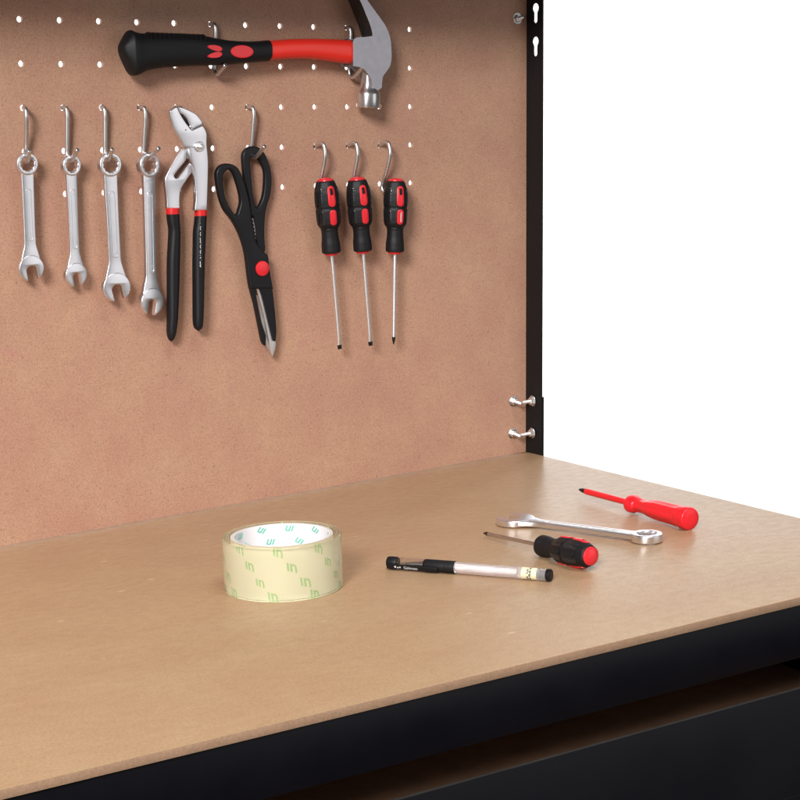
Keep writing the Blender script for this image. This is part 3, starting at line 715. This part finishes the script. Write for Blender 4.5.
# head: cheek and claw as one plate, neck and face turned
ck = rel([(350.0, -15.1), (353.5, -12.3), (363.3, -11.6), (373.4, -10.4), (373.8, -6.2), (370.9, 2.7), (366.1, 12.6), (360.7, 23.3), (354.1, 34.0), (344.6, 45.5), (331.5, 55.8), (326.7, 56.6), (333.7, 49.0), (348.1, 39.7), (361.4, 30.3), (371.1, 19.7), (380.2, 9.9), (387.0, 2.1), (391.3, -4.8), (394.1, -12.8), (395.0, -21.9), (395.1, -30.9), (393.4, -38.0), (389.6, -43.1), (384.9, -48.2), (383.3, -53.3), (382.5, -60.3), (378.7, -62.4), (374.4, -60.4), (372.0, -53.3), (368.4, -47.8), (362.9, -41.8), (356.8, -39.4), (349.7, -38.5)])
m = MB(); plate(m, [smooth(ck, 4, 45)], DC - 10.5, DHF - .3, 1.2, 3); hd = m.build("head", M_forged, t)
# thin dark brown sheet lining the inner face of the claw
ci = rel([(373.2, -9.8), (373.2, -6.2), (370.1, 2.7), (365.3, 12.6), (359.9, 23.3), (353.4, 34.0), (343.9, 45.5), (332.0, 55.0)])
co_ = [(x - .9, z - .3) for x, z in ci]
m = MB(); plate(m, [smooth(ci, 4, 90, False) + list(reversed(smooth(co_, 4, 90, False)))], DC - 9.2, DHF - 1.2, 0.2)
m.build("claw_underside", M_darksteel, hd)
fc = rel([(375.4, -42.9), (373.4, -81.4)])
AX = Vector((fc[1][0] - fc[0][0], 0, fc[1][1] - fc[0][1])); LF = AX.length; zl = -AX.normalized(); yl = Vector((0, 1, 0)); xl = yl.cross(zl)
m = MB(); lathe(m, [(9.8, 6), (9.6, 0), (8.9, -6), (8.6, -12), (9.0, -17), (10.6, -21), (12.0, -23.5), (12.4, -25), (12.5, -LF + 1.6), (12.0, -LF + .3), (10.5, -LF), (3, -LF - .2)], 40, lambda a, z: 1 - (0.035 if z > -23 else .02) * (0.5 - .5 * math.cos(8 * a)))
m.xf(lambda v: Vector((fc[0][0], -DC, fc[0][1])) + xl * v.x + yl * v.y + zl * v.z)
m.build("striking_face", M_polish, hd, 40)

# ------------------------------------------------------------------ roll of packing tape
TX, TY, TR, THh = 83.6, -327.9, 50.4, 45.3
t = thing("tape_roll", "roll of clear yellowish packing tape with green marks and a white core", "tape", (TX, TY, 0))
def ringbody(mb, r0, r1, z0, z1, bev, n=128):
    prof = [(r0, z0), (r1 - bev, z0), (r1, z0 + bev), (r1, z1 - bev), (r1 - bev, z1), (r0, z1)]
    rows = [[(r * math.cos(2 * PI * k / n), r * math.sin(2 * PI * k / n), z) for k in range(n)] for r, z in prof]
    rows.append(rows[0]); return surf(mb, rows, cap=False)
m = MB(); ringbody(m, 43.0, TR, 0.3, THh, 0.5); tp_ = m.build("tape", M_tape, t)
m = MB(); ringbody(m, 40.2, 43.2, 0.3, THh - .2, 0.3); core = m.build("core", M_core, t)
m = MB(); ringbody(m, 40.9, 42.4, THh - .25, THh - .12, 0.02); m.build("core_edge", M_core_edge, core)
view = math.atan2(-1676 - TY, -653 - TX)
def cyl(r, sgn=1):
    def f(u, v): a = view + sgn * u / r; return (r * math.cos(a), r * math.sin(a), v)
    return f
m = MB()
for k in range(-5, 6):
    for v0, off in ((41, -2), (28, 8), (14.5, 18), (3, 27)): lettering(m, "ın", 13 + 1.5 * math.sin(k * 3 + v0), cyl(43.45), -.35 + .08 * math.sin(k + v0), (k * 36 + off + 1.5 * math.sin(v0 + 2 * k), v0 + math.sin(5 * k)), shear=-.4, bold=.22)
m.build("green_logo", M_palegreen, tp_); 
m = MB()
for r in (44.6, 46.1, 47.2, 48.7, 49.6): ringbody(m, r, r + .14, THh - .05, THh + .05, 0.02)
m.build("layer_edges", M_cream, tp_)
m = MB()
for row, (v0, off) in enumerate(((40, 8), (29, 16), (17, 4), (6, 14))):
    for k in range(-5, 6): lettering(m, "ın", 10.5, cyl(40.1, -1), PI - .25 + .25 * math.sin(3 * k + v0), (k * 25 + off + 40 * PI, v0), shear=.3, bold=.2)
m.build("green_core_logo", M_green, core)
m = MB(); lettering(m, "6", 5, cyl(TR + .1), 0, (44, 32), bold=.1); m.build("white_mark", M_white, tp_)

# ------------------------------------------------------------------ gel pen
p0, p1 = Vector((184.0, -334.0, 5.6)), Vector((266.6, -460.8, 5.4))
PLn = (p1 - p0).length
t = thing("gel_pen", "capped gel pen with a clear barrel and black grip lying in front of the tape", "pen", p0, lying(p1, p0, (0, 0, 1), 0))
def fr_(a): return a * PLn
m = MB(); lathe(m, [(3.5, 0), (4.8, .6), (5.3, 2), (5.3, 9.5), (5.1, 10)], 28); cap_ = m.build("cap_end", M_rub2, t)
m = MB(); lathe(m, [(5.2, 9.6), (5.25, 36), (4.7, 36), (4.6, 10.2)], 28); m.build("clear_cap", M_clear, t)
m = MB(); lathe(m, [(.5, 13), (.6, 17), (1.2, 17.5), (3.2, 33), (3.6, 35.5)], 20); m.build("nib", M_polish, t)
m = MB(); lathe(m, [(4.3, 35), (5.2, 36.2), (5.45, 37), (5.45, fr_(.425) - .8), (5.1, fr_(.425))], 28)
for i in range(6): lathe(m, [(5.3, fr_(.36) + i * 1.7), (5.62, fr_(.36) + i * 1.7 + .4), (5.62, fr_(.36) + i * 1.7 + .9), (5.3, fr_(.36) + i * 1.7 + 1.3)], 28)
m.build("grip", M_rub, t)
m = MB(); z0, z1 = fr_(.425) + .1, fr_(.985)
lathe(m, [(2.8, z0), (5.0, z0), (5.0, z1), (2.9, z1)], 28); m.build("barrel", M_barrel, t)
m = MB(); lathe(m, [(2.6, z0 + .4), (2.7, fr_(.66)), (2.4, fr_(.66) + .5), (2.4, fr_(.80))], 20); m.build("ink_refill", M_ink, t)
m = MB(); lathe(m, [(5.03, fr_(.83)), (5.12, fr_(.83)), (5.12, fr_(.92)), (5.03, fr_(.92))], 32); lb = m.build("cream_label", M_cream, t)
m = MB()
PVa = (lying(p1, p0, (0, 0, 1), 0).inverted() @ (Vector((-653, -1676, 416)) - p0)); PVa = math.atan2(PVa.y, PVa.x)
def penf(u, v): a = PVa + v / 5.16; return (5.18 * math.cos(a), 5.18 * math.sin(a), fr_(.875) + u)
for v0, tx in ((-1.5, "24"), (1.6, "76"), (5, "24"), (-5, "76")): lettering(m, tx, 4.2, lambda u, v: penf(u, v), 0, (0, v0), bold=.12)
m.build("black_characters", M_blackprint, lb)
m = MB(); lathe(m, [(2, fr_(.925)), (4.85, fr_(.925)), (4.85, fr_(.965)), (2, fr_(.966))], 28, lambda a, z: 1); m.build("dark_insert", M_blackprint, t) if False else None
m = MB(); lathe(m, [(2.2, fr_(.93)), (2.75, fr_(.93)), (2.75, fr_(.97)), (2.2, fr_(.97))], 28); lathe(m, [(2, fr_(.97)), (5.0, fr_(.972)), (5.25, fr_(.975)), (5.25, PLn - .8), (4.6, PLn), (1, PLn)], 28); m.build("end_plug", M_rub2, t)
# clip on the side towards the viewer
ca = -PI / 2 + .0
CF = None
m = MB()
clip_o = [(-2.3, 2), (-2.3, 40), (-1.6, 50), (1.6, 50), (2.3, 40), (2.3, 2)]
plate(m, [smooth(clip_o, 3, 50)], 5.6, 7.4, .5)
V = (Vector((-653, -1676, 416)) - p0).normalized()
Rm = t.rotation_euler.to_matrix().inverted(); vl = Rm @ V; va = math.atan2(vl.y, vl.x) + PI / 2
va += 0.55
RC = Matrix.Rotation(va, 3, 'Z')
m.xf(lambda v: RC @ v); cl = m.build("clip", M_rub2, t)
m = MB(); sgn_ = 1
lettering(m, "Gelmuao", 3.6, lambda u, v: RC @ Vector((-v, -7.46, u)), 0, (25, 0), bold=.03); m.build("white_lettering", M_greyprint, cl)
m = MB()
for u, v, r in ((10.5, .3, 1.3), (13, -.3, 1.0), (15, .2, 1.0)): 
    st = [((r if i % 2 else r * .55) * math.cos(PI * i / 5), (r if i % 2 else r * .55) * math.sin(PI * i / 5)) for i in range(10)]
    m.add([RC @ Vector((-(v + b_), -7.47, u + a_)) for a_, b_ in st], [tuple(range(10))])
m.build("white_emblem", M_white, cl)
